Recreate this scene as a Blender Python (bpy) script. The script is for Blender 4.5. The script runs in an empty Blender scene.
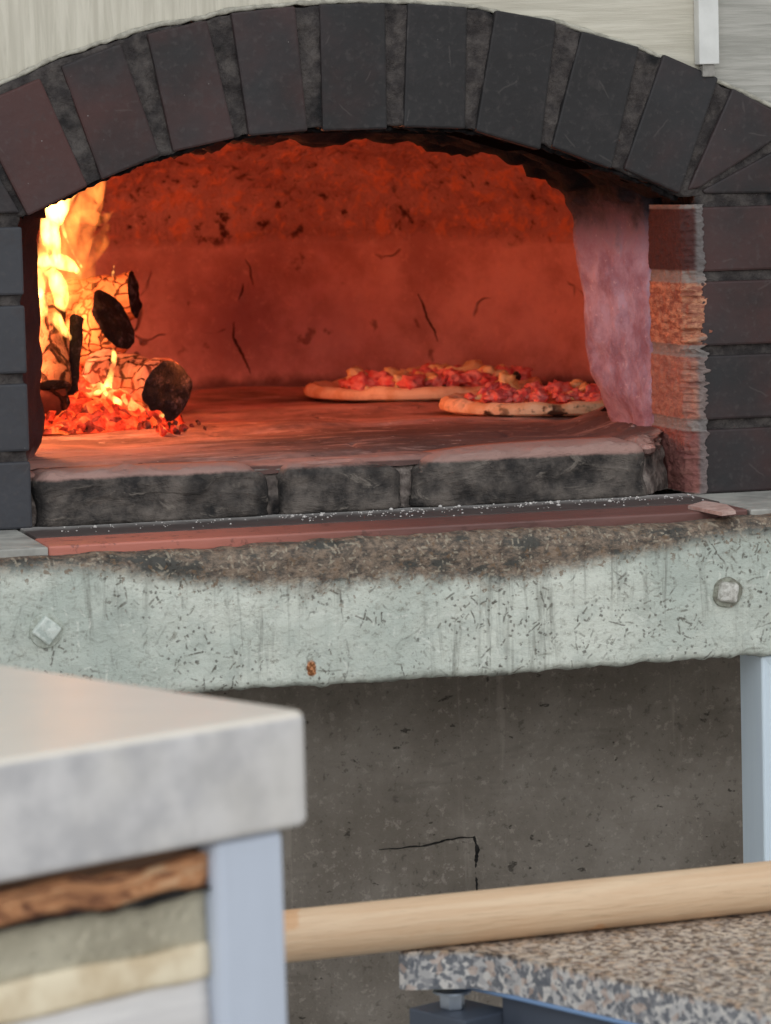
import bpy, bmesh, math, random
from mathutils import Vector, Matrix, noise
random.seed(7)
S = bpy.context.scene
COL = S.collection
V = Vector

# ------------------------------------------------------------------ camera
F = 3413.0
CAM = V((-0.86, -3.27, 1.40))
yaw, pitch, roll = (math.radians(a) for a in (15, -5.5, 1.5))
cf = V((math.sin(yaw)*math.cos(pitch), math.cos(yaw)*math.cos(pitch), math.sin(pitch)))
cr = V((math.cos(yaw), -math.sin(yaw), 0))
cu = cr.cross(cf)
cr2 = cr*math.cos(roll) - cu*math.sin(roll)
cu2 = cr*math.sin(roll) + cu*math.cos(roll)

def ray(x, y):
    return cf + cr2*((x-385.5)/F) - cu2*((y-512)/F)
def atY(x, y, Y=0.0):
    d = ray(x, y)
    return CAM + d*((Y-CAM.y)/d.y)
def atZ(x, y, Z):
    d = ray(x, y)
    return CAM + d*((Z-CAM.z)/d.z)

cam = bpy.data.cameras.new('camera')
co = bpy.data.objects.new('camera', cam); COL.objects.link(co)
m = Matrix((cr2, cu2, -cf)).transposed().to_4x4(); m.translation = CAM
co.matrix_world = m
cam.sensor_width = 36; cam.sensor_fit = 'AUTO'; cam.lens = F/1024*36
cam.clip_start = 0.05
cam.dof.use_dof = True; cam.dof.focus_distance = 3.35; cam.dof.aperture_fstop = 13
S.camera = co

# ------------------------------------------------------------------ node helper
class NT:
    def __init__(s, name):
        s.m = bpy.data.materials.new(name); s.m.use_nodes = True
        s.t = s.m.node_tree; s.t.nodes.clear()
        s.out = s.t.nodes.new('ShaderNodeOutputMaterial')
        tc = s.t.nodes.new('ShaderNodeTexCoord'); s.obj = tc.outputs['Object']; s.nor = tc.outputs['Normal']
        sp = s.t.nodes.new('ShaderNodeSeparateXYZ'); s.t.links.new(s.obj, sp.inputs[0])
        s.x, s.y, s.z = sp.outputs
    def put(s, inp, v):
        if hasattr(v, 'links'): s.t.links.new(v, inp)
        elif isinstance(v, (tuple, list)) and len(v) == 3 and inp.type == 'RGBA': inp.default_value = (*v, 1)
        else: inp.default_value = v
    def math(s, op, a, b=0.0, c=None, clamp=False):
        n = s.t.nodes.new('ShaderNodeMath'); n.operation = op; n.use_clamp = clamp
        s.put(n.inputs[0], a); s.put(n.inputs[1], b)
        if c is not None: s.put(n.inputs[2], c)
        return n.outputs[0]
    def add(s, a, b): return s.math('ADD', a, b)
    def sub(s, a, b): return s.math('SUBTRACT', a, b)
    def mul(s, a, b): return s.math('MULTIPLY', a, b)
    def coords(s, scale=(1, 1, 1), rot=(0, 0, 0), loc=(0, 0, 0)):
        n = s.t.nodes.new('ShaderNodeMapping')
        s.t.links.new(s.obj, n.inputs[0]); n.inputs['Scale'].default_value = scale
        n.inputs['Rotation'].default_value = rot; n.inputs['Location'].default_value = loc
        return n.outputs[0]
    def noise(s, sc, det=4, rough=.55, vec=None, dist=0.0, **k):
        n = s.t.nodes.new('ShaderNodeTexNoise'); s.put(n.inputs['Vector'], vec or s.obj)
        n.inputs['Scale'].default_value = sc; n.inputs['Detail'].default_value = det
        n.inputs['Roughness'].default_value = rough; n.inputs['Distortion'].default_value = dist
        return n.outputs['Fac']
    def voro(s, sc, feature='F1', vec=None, rnd=1.0, out='Distance'):
        n = s.t.nodes.new('ShaderNodeTexVoronoi'); n.feature = feature; s.put(n.inputs['Vector'], vec or s.obj)
        n.inputs['Scale'].default_value = sc; n.inputs['Randomness'].default_value = rnd
        return n.outputs[out]
    def step(s, v, a, b):            # smooth 0..1 as v goes a..b
        n = s.t.nodes.new('ShaderNodeMapRange'); n.interpolation_type = 'SMOOTHSTEP'
        s.put(n.inputs[0], v); n.inputs[1].default_value = a; n.inputs[2].default_value = b
        return n.outputs[0]
    def ramp(s, v, stops, mode='LINEAR'):
        n = s.t.nodes.new('ShaderNodeValToRGB'); s.put(n.inputs[0], v); r = n.color_ramp; r.interpolation = mode
        while len(r.elements) < len(stops): r.elements.new(.5)
        for e, (p, c) in zip(r.elements, stops): e.position = p; e.color = (*c, 1)
        return n.outputs[0]
    def mix(s, f, a, b):
        n = s.t.nodes.new('ShaderNodeMix'); n.data_type = 'RGBA'
        s.put(n.inputs[0], f); s.put(n.inputs[6], a); s.put(n.inputs[7], b)
        return n.outputs[2]
    def attr(s, name):
        n = s.t.nodes.new('ShaderNodeAttribute'); n.attribute_name = name
        return n.outputs['Fac']
    def strokes(s, sc, ln, wd, dens, seed):
        """short straight marks in the X,Z plane, one per cell, each with its own direction"""
        w = s.t.nodes.new('ShaderNodeVectorMath'); w.operation = 'MULTIPLY_ADD'
        s.t.links.new(s.warp(.006, 70), w.inputs[0]); w.inputs[1].default_value = (1, 1, 1); w.inputs[2].default_value = (seed, 0, seed*.7)
        q = s.t.nodes.new('ShaderNodeSeparateXYZ'); s.t.links.new(w.outputs[0], q.inputs[0])
        cb = s.t.nodes.new('ShaderNodeCombineXYZ'); s.t.links.new(q.outputs[0], cb.inputs[0]); s.t.links.new(q.outputs[2], cb.inputs[1])
        v = s.t.nodes.new('ShaderNodeTexVoronoi'); v.voronoi_dimensions = '2D'; v.feature = 'F1'; v.inputs['Scale'].default_value = sc
        s.t.links.new(cb.outputs[0], v.inputs['Vector'])
        d = s.t.nodes.new('ShaderNodeVectorMath'); d.operation = 'SUBTRACT'; s.t.links.new(cb.outputs[0], d.inputs[0]); s.t.links.new(v.outputs['Position'], d.inputs[1])
        e = s.t.nodes.new('ShaderNodeSeparateXYZ'); s.t.links.new(d.outputs[0], e.inputs[0])
        rc = s.t.nodes.new('ShaderNodeSeparateColor'); s.t.links.new(v.outputs['Color'], rc.inputs[0])
        a = s.mul(rc.outputs[0], math.pi); ca, sa = s.math('COSINE', a), s.math('SINE', a)
        u = s.add(s.mul(e.outputs[0], ca), s.mul(e.outputs[1], sa)); p = s.sub(s.mul(e.outputs[1], ca), s.mul(e.outputs[0], sa))
        lim = s.mul(s.add(rc.outputs[1], .3), ln)
        mu = s.step(s.sub(s.math('ABSOLUTE', u), lim), ln*.12, -ln*.25)
        mp = s.step(s.math('ABSOLUTE', p), wd, wd*.3)
        return s.mul(s.mul(mu, mp), s.step(rc.outputs[2], 1-dens, 1-dens+.05))
    def warp(s, amt, sc):
        n = s.t.nodes.new('ShaderNodeTexNoise'); n.inputs['Scale'].default_value = sc
        s.t.links.new(s.obj, n.inputs['Vector'])
        a = s.t.nodes.new('ShaderNodeVectorMath'); a.operation = 'SCALE'; a.inputs['Scale'].default_value = amt
        s.t.links.new(n.outputs['Color'], a.inputs[0])
        b = s.t.nodes.new('ShaderNodeVectorMath'); b.operation = 'ADD'
        s.t.links.new(a.outputs[0], b.inputs[0]); s.t.links.new(s.obj, b.inputs[1])
        return b.outputs[0]
    def bump(s, h, dist=.002, strength=1.0, nrm=None):
        n = s.t.nodes.new('ShaderNodeBump'); s.put(n.inputs['Height'], h)
        n.inputs['Distance'].default_value = dist; n.inputs['Strength'].default_value = strength
        if nrm is not None: s.t.links.new(nrm, n.inputs['Normal'])
        return n.outputs[0]
    def done(s, col, rough=.8, metal=0.0, nrm=None, emit=None, estr=1.0, spec=.5, coat=0.0):
        p = s.t.nodes.new('ShaderNodeBsdfPrincipled')
        s.put(p.inputs['Base Color'], col); s.put(p.inputs['Roughness'], rough); s.put(p.inputs['Metallic'], metal)
        s.put(p.inputs['Specular IOR Level'], spec); s.put(p.inputs['Coat Weight'], coat)
        if nrm is not None: s.t.links.new(nrm, p.inputs['Normal'])
        if emit is not None:
            s.put(p.inputs['Emission Color'], emit); s.put(p.inputs['Emission Strength'], estr)
        s.t.links.new(p.outputs[0], s.out.inputs[0])
        return s.m

def L(r, g, b):                       # sRGB 0..255 -> linear
    def f(c):
        c /= 255
        return c/12.92 if c <= .04045 else ((c+.055)/1.055)**2.4
    return (f(r), f(g), f(b))

# ------------------------------------------------------------------ materials
def mat_brick():
    t = NT('dark_glazed_brick'); n = t.noise(9, 5); f = t.noise(150, 3)
    tint = t.attr('tint')
    red = t.step(t.add(t.mul(n, .9), t.mul(tint, .75)), .66, 1.05)
    c = t.mix(red, L(40, 38, 39), L(80, 51, 48)); c = t.mix(t.step(tint, -.2, -.6), c, L(68, 69, 74))
    c = t.mix(t.mul(t.step(t.noise(3.5, 3), .45, .62), .35), c, L(60, 60, 63))
    c = t.mix(t.mul(t.step(f, .52, .75), .25), c, L(90, 84, 82)); c = t.mix(t.mul(t.step(t.noise(30, 5, .7), .52, .68), .4), c, L(66, 60, 60))
    sp = t.step(t.voro(75), .055, .03)
    c = t.mix(t.mul(sp, t.step(t.noise(23), .52, .62)), c, L(140, 135, 132))
    soot = t.step(t.add(t.y, t.mul(n, .02)), .022, .036)      # soot caked on the underside of the arch
    c = t.mix(soot, c, L(12, 11, 11))
    h = t.add(t.mul(t.noise(14, 4), 1.0), t.mul(f, .10))
    sc_ = t.strokes(26, .012, .0012, .35, 5.0)
    c = t.mix(t.mul(t.mul(sc_, t.sub(1.0, soot)), .14), c, L(120, 112, 108))
    return t.done(c, t.add(t.add(.46, t.mul(n, .3)), t.mul(soot, .3)), nrm=t.bump(h, .0032), spec=t.mul(t.sub(1.0, soot), .35))
def mat_mortar(dark=L(58, 54, 54), light=L(92, 86, 83), sooty=True):
    t = NT('grey_mortar'); n = t.noise(60, 6, .65); g = t.noise(320, 3)
    c = t.mix(t.step(n, .35, .7), dark, light)
    c = t.mix(t.step(t.noise(22, 3), .45, .3), c, L(38, 37, 38))
    c = t.mix(t.step(t.add(t.y, t.mul(n, .02)), .022, .036) if sooty else 0.0, c, L(12, 11, 11))
    return t.done(c, .95, nrm=t.bump(t.add(n, t.mul(g, .5)), .004), spec=.2)
def mat_clad(name, a, b, wave):
    t = NT(name)
    gv = t.noise(1, 5, .6, vec=t.coords((150, 60, 9)), dist=.6)
    gh = t.noise(1, 5, .6, vec=t.coords((11, 60, 190)), dist=.3)
    w = t.step(t.x, .02, .10) if wave else t.step(t.x, -9, -8)
    g = t.add(t.mul(gv, t.sub(1.0, w)), t.mul(gh, w))
    c = t.mix(t.step(g, .32, .68), a, b)
    c = t.mix(t.mul(t.step(t.noise(5, 4), .5, .75), .25), c, (b[0]*.8, b[1]*.75, b[2]*.72))
    return t.done(c, .55, nrm=t.bump(g, .0012), spec=.3)
def mat_beam():
    t = NT('chipped_mint_paint')
    base = t.mix(t.step(t.noise(7, 5, .6), .35, .65), L(192, 200, 190), L(226, 229, 217))
    base = t.mix(t.mul(t.step(t.noise(34, 5, .7), .5, .7), .5), base, L(174, 181, 173))
    drip = t.noise(1, 5, .65, vec=t.coords((85, 20, 6)), dist=.8)
    dm = t.mul(t.step(drip, .50, .72), t.step(t.noise(5, 3), .36, .60))
    c = t.mix(t.mul(dm, .75), base, L(126, 126, 116))
    # short nicks and strokes of bare grime, each at its own angle
    clus = t.step(t.noise(17, 4, .65), .44, .60)
    for k, (sc, ln, wd, dens) in enumerate(((58, .0080, .0013, .50), (110, .0045, .0014, .50), (30, .015, .0011, .35), (150, .0018, .0018, .45))):
        mk = t.mul(t.mul(t.strokes(sc, ln, wd, dens, k*3.7), t.add(t.mul(clus, .75), .25)), t.step(t.noise(210, 3, .7), .34, .52))
        c = t.mix(t.mul(mk, .75), c, (L(92, 88, 78), L(112, 108, 96), L(112, 110, 100), L(78, 72, 62))[k])
    lite = t.mul(t.strokes(80, .006, .0016, .3, 21.0), t.step(t.noise(200, 3, .7), .36, .55))
    c = t.mix(t.mul(lite, .6), c, L(232, 234, 224))
    mott = t.mul(t.step(t.noise(95, 6, .8), .54, .66), t.step(t.noise(15, 3), .42, .60))
    c = t.mix(t.mul(mott, .65), c, L(128, 124, 110))
    # grime along the upper edge
    wide = t.step(t.math('ABSOLUTE', t.add(t.x, .02)), .36, .03)
    d = t.add(t.mul(t.noise(8, 3), .06), t.mul(t.noise(70, 6, .75), .045))
    lim = t.sub(1.066, t.mul(d, t.add(.18, t.mul(wide, .62))))
    gr = t.step(t.sub(t.z, lim), -.010, .010)
    fine = t.noise(120, 5, .75, vec=t.coords((1, 1, 1.6)))
    gcol = t.mix(t.step(fine, .36, .64), L(62, 45, 37), L(142, 118, 98))
    gcol = t.mix(t.step(t.noise(30, 5, .7, vec=t.coords((.6, 1, 1.3))), .52, .62), gcol, L(44, 37, 33))
    c = t.mix(t.mul(gr, .92), c, gcol)
    fl = t.mul(t.math('MAXIMUM', t.strokes(100, .0055, .0015, .4, 31.0), t.strokes(170, .003, .0014, .5, 41.0)), t.step(t.noise(190, 3, .7), .40, .56))
    c = t.mix(t.mul(t.mul(fl, gr), .65), c, L(182, 170, 150))
    spk = t.mul(t.step(t.noise(150, 3, .6), .60, .66), t.step(t.sub(t.z, lim), -.035, 0))
    c = t.mix(t.mul(spk, .7), c, L(124, 98, 74))
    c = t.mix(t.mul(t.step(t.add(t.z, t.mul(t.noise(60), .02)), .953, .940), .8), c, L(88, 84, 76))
    dx = t.sub(t.x, -.116); dz = t.mul(t.sub(t.z, .953), .6)
    dd = t.math('SQRT', t.add(t.mul(dx, dx), t.mul(dz, dz)))
    rs = t.step(t.add(dd, t.mul(t.noise(220), .004)), .0075, .0055)
    c = t.mix(rs, c, t.mix(t.step(t.noise(260), .4, .6), L(120, 70, 30), L(206, 140, 96)))
    h = t.add(t.add(t.noise(45, 6, .7), t.mul(t.noise(12, 3), 1.4)), t.mul(fine, .4))
    return t.done(c, .62, nrm=t.bump(h, .0040), spec=.35)
def mat_dome():
    t = NT('fired_clay_lining')
    n = t.noise(7, 6, .65); m_ = t.noise(38, 5, .7)
    c = t.mix(t.step(n, .35, .68), L(160, 110, 106), L(208, 156, 150))
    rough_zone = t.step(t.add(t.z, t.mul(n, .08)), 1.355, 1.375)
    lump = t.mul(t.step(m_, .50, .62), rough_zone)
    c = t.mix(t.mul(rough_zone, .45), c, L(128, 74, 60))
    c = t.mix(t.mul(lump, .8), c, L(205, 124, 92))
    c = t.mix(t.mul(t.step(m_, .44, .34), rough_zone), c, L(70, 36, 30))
    cr_ = t.voro(7.5, 'DISTANCE_TO_EDGE', vec=t.warp(.10, 14))
    ck = t.mul(t.mul(t.step(cr_, .016, .004), t.step(t.noise(9, 3), .56, .62)), t.step(t.z, 1.36, 1.30))
    c = t.mix(t.mul(ck, .7), c, L(70, 40, 34))
    c = t.mix(t.mul(t.step(t.noise(26, 3), .66, .73), .6), c, L(84, 46, 38))
    c = t.mix(t.mul(t.step(t.noise(70, 5, .75), .55, .68), .35), c, L(222, 166, 150))
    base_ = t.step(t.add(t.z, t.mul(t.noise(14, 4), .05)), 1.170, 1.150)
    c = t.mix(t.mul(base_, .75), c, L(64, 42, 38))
    h = t.add(t.mul(m_, t.add(.35, t.mul(rough_zone, 1.8))), t.mul(t.noise(160, 3), .3))
    h = t.sub(h, t.mul(ck, .8))
    return t.done(c, .9, nrm=t.bump(h, .006), spec=.2)
def mat_floor():
    t = NT('oven_floor_stone')
    n = t.noise(6, 5, .6, vec=t.coords((1, .55, 1))); g = t.noise(1, 5, .7, vec=t.coords((12, 30, 30)), dist=.6)
    c = t.mix(t.step(n, .36, .62), L(116, 88, 82), L(206, 156, 142))
    # ash-brown worn zone right of centre
    dx = t.mul(t.sub(t.x, .17), 4.2); dy = t.mul(t.sub(t.y, .26), 5.5)
    d = t.math('SQRT', t.add(t.mul(dx, dx), t.mul(dy, dy)))
    ash = t.step(t.add(d, t.mul(t.sub(t.noise(11, 4, .6), .5), 1.6)), 1.45, .75)
    c = t.mix(t.mul(ash, .85), c, L(96, 74, 70))
    c = t.mix(t.mul(t.step(g, .54, .66), .6), c, L(104, 80, 74))
    c = t.mix(t.mul(t.step(t.noise(9, 5, .7, vec=t.coords((1, 2.5, 1), (0, 0, 0), (3, 1, 0))), .52, .66), .5), c, L(224, 190, 178))
    c = t.mix(t.mul(t.step(t.noise(55, 4, .7), .62, .70), .6), c, L(226, 204, 196))
    c = t.mix(t.mul(t.step(t.noise(36, 3, .6, vec=t.coords((1, 1.4, 1))), .68, .72), .8), c, L(60, 46, 44))
    front = t.step(t.add(t.y, t.mul(n, .05)), .085, .03)
    c = t.mix(t.mul(front, .65), c, t.mix(t.noise(40, 4), L(188, 140, 130), L(220, 178, 168)))
    c = t.mix(t.mul(t.step(t.add(t.z, t.mul(t.noise(60), .0015)), 1.1242, 1.1225), .75), c, L(52, 40, 38))
    h = t.add(g, t.mul(t.noise(70, 4), .5))
    return t.done(c, .88, nrm=t.bump(h, .005), spec=.25)
def mat_hearth():
    t = NT('sooty_hearth_brick')
    n = t.noise(22, 6, .7); w = t.noise(1, 5, .7, vec=t.coords((20, 30, 60)), dist=.8)
    c = t.mix(t.step(n, .34, .66), L(44, 42, 42), L(116, 107, 100))
    c = t.mix(t.mul(t.step(w, .56, .68), .7), c, L(146, 136, 126))
    c = t.mix(t.mul(t.step(t.noise(10, 3), .50, .36), .8), c, L(44, 42, 42))
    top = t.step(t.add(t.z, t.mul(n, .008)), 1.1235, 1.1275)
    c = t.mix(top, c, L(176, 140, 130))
    return t.done(c, .85, nrm=t.bump(t.add(n, w), .005), spec=.3)
def mat_pink():
    t = NT('pink_refractory_render')
    n = t.noise(24, 6, .65); f = t.noise(140, 4, .7); b = t.noise(9, 3)
    c = t.mix(t.step(n, .32, .68), L(158, 122, 138), L(204, 180, 200))
    c = t.mix(t.mul(t.step(f, .60, .70), .5), c, L(236, 214, 220))
    c = t.mix(t.mul(t.step(b, .52, .66), .35), c, L(172, 112, 122))
    # soot licked out over the head of the mouth
    hgt = t.add(t.z, t.mul(t.sub(n, .5), .085))
    c = t.mix(t.mul(t.step(hgt, 1.305, 1.372), .94), c, L(46, 38, 40))
    c = t.mix(t.step(hgt, 1.362, 1.392), c, L(16, 14, 15))
    left = t.step(t.x, .1, -.1)
    c = t.mix(t.mul(left, .96), c, L(62, 34, 30))
    low = t.step(t.add(t.z, t.mul(n, .03)), 1.155, 1.135)
    c = t.mix(t.mul(low, .5), c, L(206, 176, 172))
    return t.done(c, .9, nrm=t.bump(t.add(n, t.mul(f, .6)), .004), spec=.2)
def mat_arris():
    t = NT('worn_brick_edge')
    n = t.noise(1, 5, .7, vec=t.coords((45, 45, 160))); b = t.noise(14, 4)
    org = t.mix(t.step(n, .36, .66), L(150, 92, 76), L(222, 160, 126))
    dk = t.mix(n, L(66, 42, 42), L(100, 66, 62))
    zz = t.add(t.z, t.mul(t.sub(b, .5), .02))
    c = t.mix(t.step(zz, 1.296, 1.304), org, dk)
    c = t.mix(t.mul(t.step(zz, 1.232, 1.215), .65), c, t.mix(n, L(140, 92, 84), L(188, 140, 128)))
    c = t.mix(t.mul(t.step(zz, 1.155, 1.145), .7), c, t.mix(n, L(120, 70, 70), L(150, 98, 96)))
    # grey mortar joints every course
    fr = t.math('FRACT', t.math('DIVIDE', t.sub(t.z, 1.0705), .0755))
    j = t.step(t.math('ABSOLUTE', t.sub(fr, .5)), .40, .435)
    c = t.mix(t.mul(j, .9), c, t.mix(n, L(120, 112, 108), L(176, 164, 156)))
    # grey broken skirt on the face side
    face = t.mul(t.step(t.x, .347, .352), t.step(t.add(t.mul(n, .6), t.mul(t.math('ABSOLUTE', t.sub(t.z, 1.262)), 6.0)), .42, .56))
    c = t.mix(t.mul(face, .8), c, t.mix(n, L(84, 80, 80), L(150, 146, 144)))
    return t.done(c, .9, nrm=t.bump(t.add(n, t.mul(t.noise(180), .4)), .003), spec=.2)
def mat_conc(name, a, b, sc=1.0, lines=False, rough=.9):
    t = NT(name)
    n = t.noise(7*sc, 6, .65); f = t.noise(110*sc, 5, .75)
    c = t.mix(t.step(n, .32, .7), a, b)
    c = t.mix(t.mul(t.step(f, .55, .66), .45), c, tuple(v*1.45 for v in b))
    c = t.mix(t.mul(t.step(f, .42, .34), .6), c, tuple(v*.5 for v in a))
    h = t.add(f, t.mul(n, .8))
    if lines:
        g = t.noise(1, 4, .6, vec=t.coords((5, 5, 26)), dist=.5)
        c = t.mix(t.mul(t.step(g, .55, .7), .35), c, tuple(v*.62 for v in a))
        vx = t.noise(1, 4, .6, vec=t.coords((45, 5, 4)))
        c = t.mix(t.mul(t.step(vx, .60, .72), .3), c, tuple(v*1.5 for v in b))
        p = t.mul(t.step(t.noise(60, 4, .7, vec=t.coords((.6, 1, 1))), .66, .70), 1)
        c = t.mix(t.mul(p, .8), c, tuple(v*.35 for v in a))
        h = t.sub(h, t.mul(p, .6))
    return t.done(c, rough, nrm=t.bump(h, .003), spec=.25)
def mat_metal(name, c0, rough=.4, metal=.6, streak=True):
    t = NT(name); g = t.noise(1, 4, .6, vec=t.coords((60, 60, 5)))
    c = t.mix(g, tuple(v*.9 for v in c0), tuple(min(1, v*1.08) for v in c0))
    return t.done(c, t.add(rough, t.mul(g, .12)), metal, nrm=t.bump(t.noise(25, 3), .0008), spec=.5)
def mat_granite():
    t = NT('speckled_granite')
    def chan(sc, k, w):
        v = t.voro(sc, vec=t.warp(w, 120), out='Color'); sp = t.t.nodes.new('ShaderNodeSeparateColor'); t.t.links.new(v, sp.inputs[0]); return sp.outputs[k]
    a = chan(210, 0, .006); b = chan(290, 1, .005); d = chan(150, 2, .008)
    base = t.ramp(a, [(0, L(196, 190, 184)), (.30, L(216, 208, 198)), (.55, L(178, 172, 166)), (.72, L(142, 137, 134)), (.86, L(104, 100, 100))], 'CONSTANT')
    c = t.mix(t.mul(t.step(b, .74, .78), .9), base, L(62, 60, 63))
    c = t.mix(t.mul(t.step(d, .86, .88), .85), c, L(40, 38, 42))
    c = t.mix(t.mul(t.step(chan(170, 1, .006), .84, .88), .6), c, L(196, 160, 132))
    up = t.step(t.z, .812, .8165)                       # tan, darker top against the paler, bluish side
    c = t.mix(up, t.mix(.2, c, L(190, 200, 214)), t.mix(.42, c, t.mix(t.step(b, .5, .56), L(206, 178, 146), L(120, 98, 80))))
    return t.done(c, .42, nrm=t.bump(a, .0005), spec=.5)
def mat_wood(name, a, b, sc=1.0, rough=.5):
    t = NT(name)
    g = t.noise(1, 5, .6, vec=t.coords((5*sc, 90*sc, 90*sc)), dist=.7)
    f = t.noise(1, 3, .6, vec=t.coords((40*sc, 700*sc, 700*sc)))
    c = t.mix(t.step(g, .32, .68), a, b)
    c = t.mix(t.mul(t.step(f, .55, .7), .35), c, tuple(v*.72 for v in a))
    sp = t.mul(t.step(t.noise(16*sc, 3), .66, .72), .6)
    c = t.mix(sp, c, (a[0]*.95, a[1]*.72, a[2]*.5))
    return t.done(c, rough, nrm=t.bump(t.add(g, f), .0008), spec=.4)
def mat_worktop():
    t = NT('pale_stone_worktop')
    n = t.noise(28, 5, .6); m_ = t.noise(9, 3)
    c = t.mix(t.step(n, .35, .66), L(180, 178, 179), L(208, 205, 204))
    c = t.mix(t.mul(t.step(m_, .45, .7), .4), c, L(204, 198, 188))
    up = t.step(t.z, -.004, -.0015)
    c = t.mix(t.mul(up, .8), c, t.mix(t.noise(7, 3), L(224, 220, 206), L(232, 216, 198)))  # paler top; its beige blotches paint in the warm reflection of the oven
    return t.done(c, .33, nrm=t.bump(n, .0006), spec=.5)
def mat_bark(name, a, b, glow=0.0, sc=60, crack=L(30, 16, 13), stretch=(1, 1, 1), wid=.06, fibre=0.0):
    t = NT(name)
    n = t.noise(25, 5, .65)
    wv = t.t.nodes.new('ShaderNodeVectorMath'); wv.operation = 'MULTIPLY'; t.t.links.new(t.warp(.014, 55), wv.inputs[0]); wv.inputs[1].default_value = stretch
    e = t.voro(sc, 'DISTANCE_TO_EDGE', vec=wv.outputs[0], rnd=.75)
    ck = t.mul(t.step(e, wid, wid*.25), t.step(t.noise(40, 3), .36, .46))
    c = t.mix(t.step(n, .35, .65), a, b)
    if fibre:
        fb = t.noise(1, 5, .7, vec=t.coords((160, 160, 22)), dist=1.0)
        c = t.mix(t.mul(t.step(fb, .52, .64), fibre), c, crack)
    c = t.mix(t.mul(ck, .85), c, crack)
    h = t.sub(t.mul(n, .5), t.mul(ck, 1.2))
    if glow:
        low = t.step(t.add(t.z, t.mul(t.noise(30), .04)), 1.225, 1.185)
        g = t.mul(low, t.step(n, .40, .62))
        em = t.ramp(t.noise(60, 4), [(.35, (.35, .010, .003)), (.55, (.9, .06, .012)), (.7, (1, .22, .04))])
        return t.done(c, .9, nrm=t.bump(h, .004), emit=em, estr=t.mul(g, glow), spec=.1)
    return t.done(c, .9, nrm=t.bump(h, .004), spec=.1)
def mat_char():
    t = NT('black_charcoal'); n = t.noise(50, 5, .7)
    c = t.mix(t.step(n, .5, .72), L(26, 24, 28), L(104, 94, 100)); c = t.mix(t.mul(t.step(t.voro(70, 'DISTANCE_TO_EDGE', vec=t.warp(.02, 50)), .08, .02), .7), c, L(8, 7, 8))
    return t.done(c, .85, nrm=t.bump(n, .006), spec=.3)
def mat_ember(name='glowing_ember', k=1.0, thr=.30, bed=False):
    t = NT(name); n = t.noise(48, 5, .7)
    oi = t.t.nodes.new('ShaderNodeObjectInfo'); r_ = t.mul(t.sub(oi.outputs['Random'], .5), .30)
    vr = t.t.nodes.new('ShaderNodeTexVoronoi'); vr.inputs['Scale'].default_value = 95 if bed else 140; t.t.links.new(t.warp(.012, 60), vr.inputs['Vector'])
    sc_ = t.t.nodes.new('ShaderNodeSeparateColor'); t.t.links.new(vr.outputs['Color'], sc_.inputs[0])
    v = t.add(t.add(t.mul(n, .6), t.mul(sc_.outputs[0], .34)), r_)
    if bed:                                  # hottest at the heart of the heap
        dx = t.mul(t.sub(t.x, -.145), 9); dz = t.mul(t.sub(t.y, .62), 9)
        v = t.add(v, t.mul(t.step(t.math('SQRT', t.add(t.mul(dx, dx), t.mul(dz, dz))), .6, .1), .22)); v = t.sub(v, .06)
    em = t.ramp(v, [(thr, (.0, .0, .0)), (thr+.13, (.36, .008, .002)), (thr+.26, (.90, .035, .008)), (thr+.40, (1.0, .13, .022)), (thr+.52, (1, .50, .12))])
    c = t.mix(t.step(n, .4, .7), L(34, 26, 26), L(128, 92, 86))
    return t.done(c, .95, nrm=t.bump(t.add(n, t.mul(vr.outputs['Distance'], -.8)), .006), emit=em, estr=k, spec=.1)
def mat_flame(name, col, k, sc=(26, 26, 9), lo=.35, hi=.65, base=.25):
    m_ = bpy.data.materials.new(name); m_.use_nodes = True; t = m_.node_tree; t.nodes.clear()
    o = t.nodes.new('ShaderNodeOutputMaterial'); e = t.nodes.new('ShaderNodeEmission')
    tc = t.nodes.new('ShaderNodeTexCoord'); mp = t.nodes.new('ShaderNodeMapping'); mp.inputs['Scale'].default_value = sc
    nz = t.nodes.new('ShaderNodeTexNoise'); nz.inputs['Scale'].default_value = 1; nz.inputs['Detail'].default_value = 3; nz.inputs['Distortion'].default_value = 1.2
    mr = t.nodes.new('ShaderNodeMapRange'); mr.inputs[1].default_value = lo; mr.inputs[2].default_value = hi
    mr.inputs[3].default_value = base*k; mr.inputs[4].default_value = k
    t.links.new(tc.outputs['Object'], mp.inputs[0]); t.links.new(mp.outputs[0], nz.inputs['Vector'])
    t.links.new(nz.outputs['Fac'], mr.inputs[0]); t.links.new(mr.outputs[0], e.inputs['Strength'])
    e.inputs['Color'].default_value = (*col, 1)
    t.links.new(e.outputs[0], o.inputs['Volume'])
    return m_
def mat_plain(name, a, b, sc=40, rough=.7, dist=.001, spec=.4, sss=0):
    t = NT(name); n = t.noise(sc, 4, .6)
    return t.done(t.mix(t.step(n, .35, .65), a, b), rough, nrm=t.bump(n, dist), spec=spec)
def mat_crust():
    t = NT('baked_pizza_crust'); n = t.noise(30, 4, .6)
    c = t.mix(t.step(n, .4, .65), L(248, 214, 176), L(228, 178, 132))
    burnt = t.mul(t.step(t.noise(44, 3, .6, vec=t.coords((1, 1, 1.4))), .50, .60), t.step(t.noise(9, 2), .40, .52))
    c = t.mix(t.mul(burnt, t.attr('tint')), c, L(66, 40, 26))
    return t.done(c, .75, nrm=t.bump(n, .003), spec=.3)

MB = mat_brick(); MM = mat_mortar(); MBEAM = mat_beam(); MDOME = mat_dome(); MFL = mat_floor(); MHE = mat_hearth()
MPK = mat_pink(); MAR = mat_arris()

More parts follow.
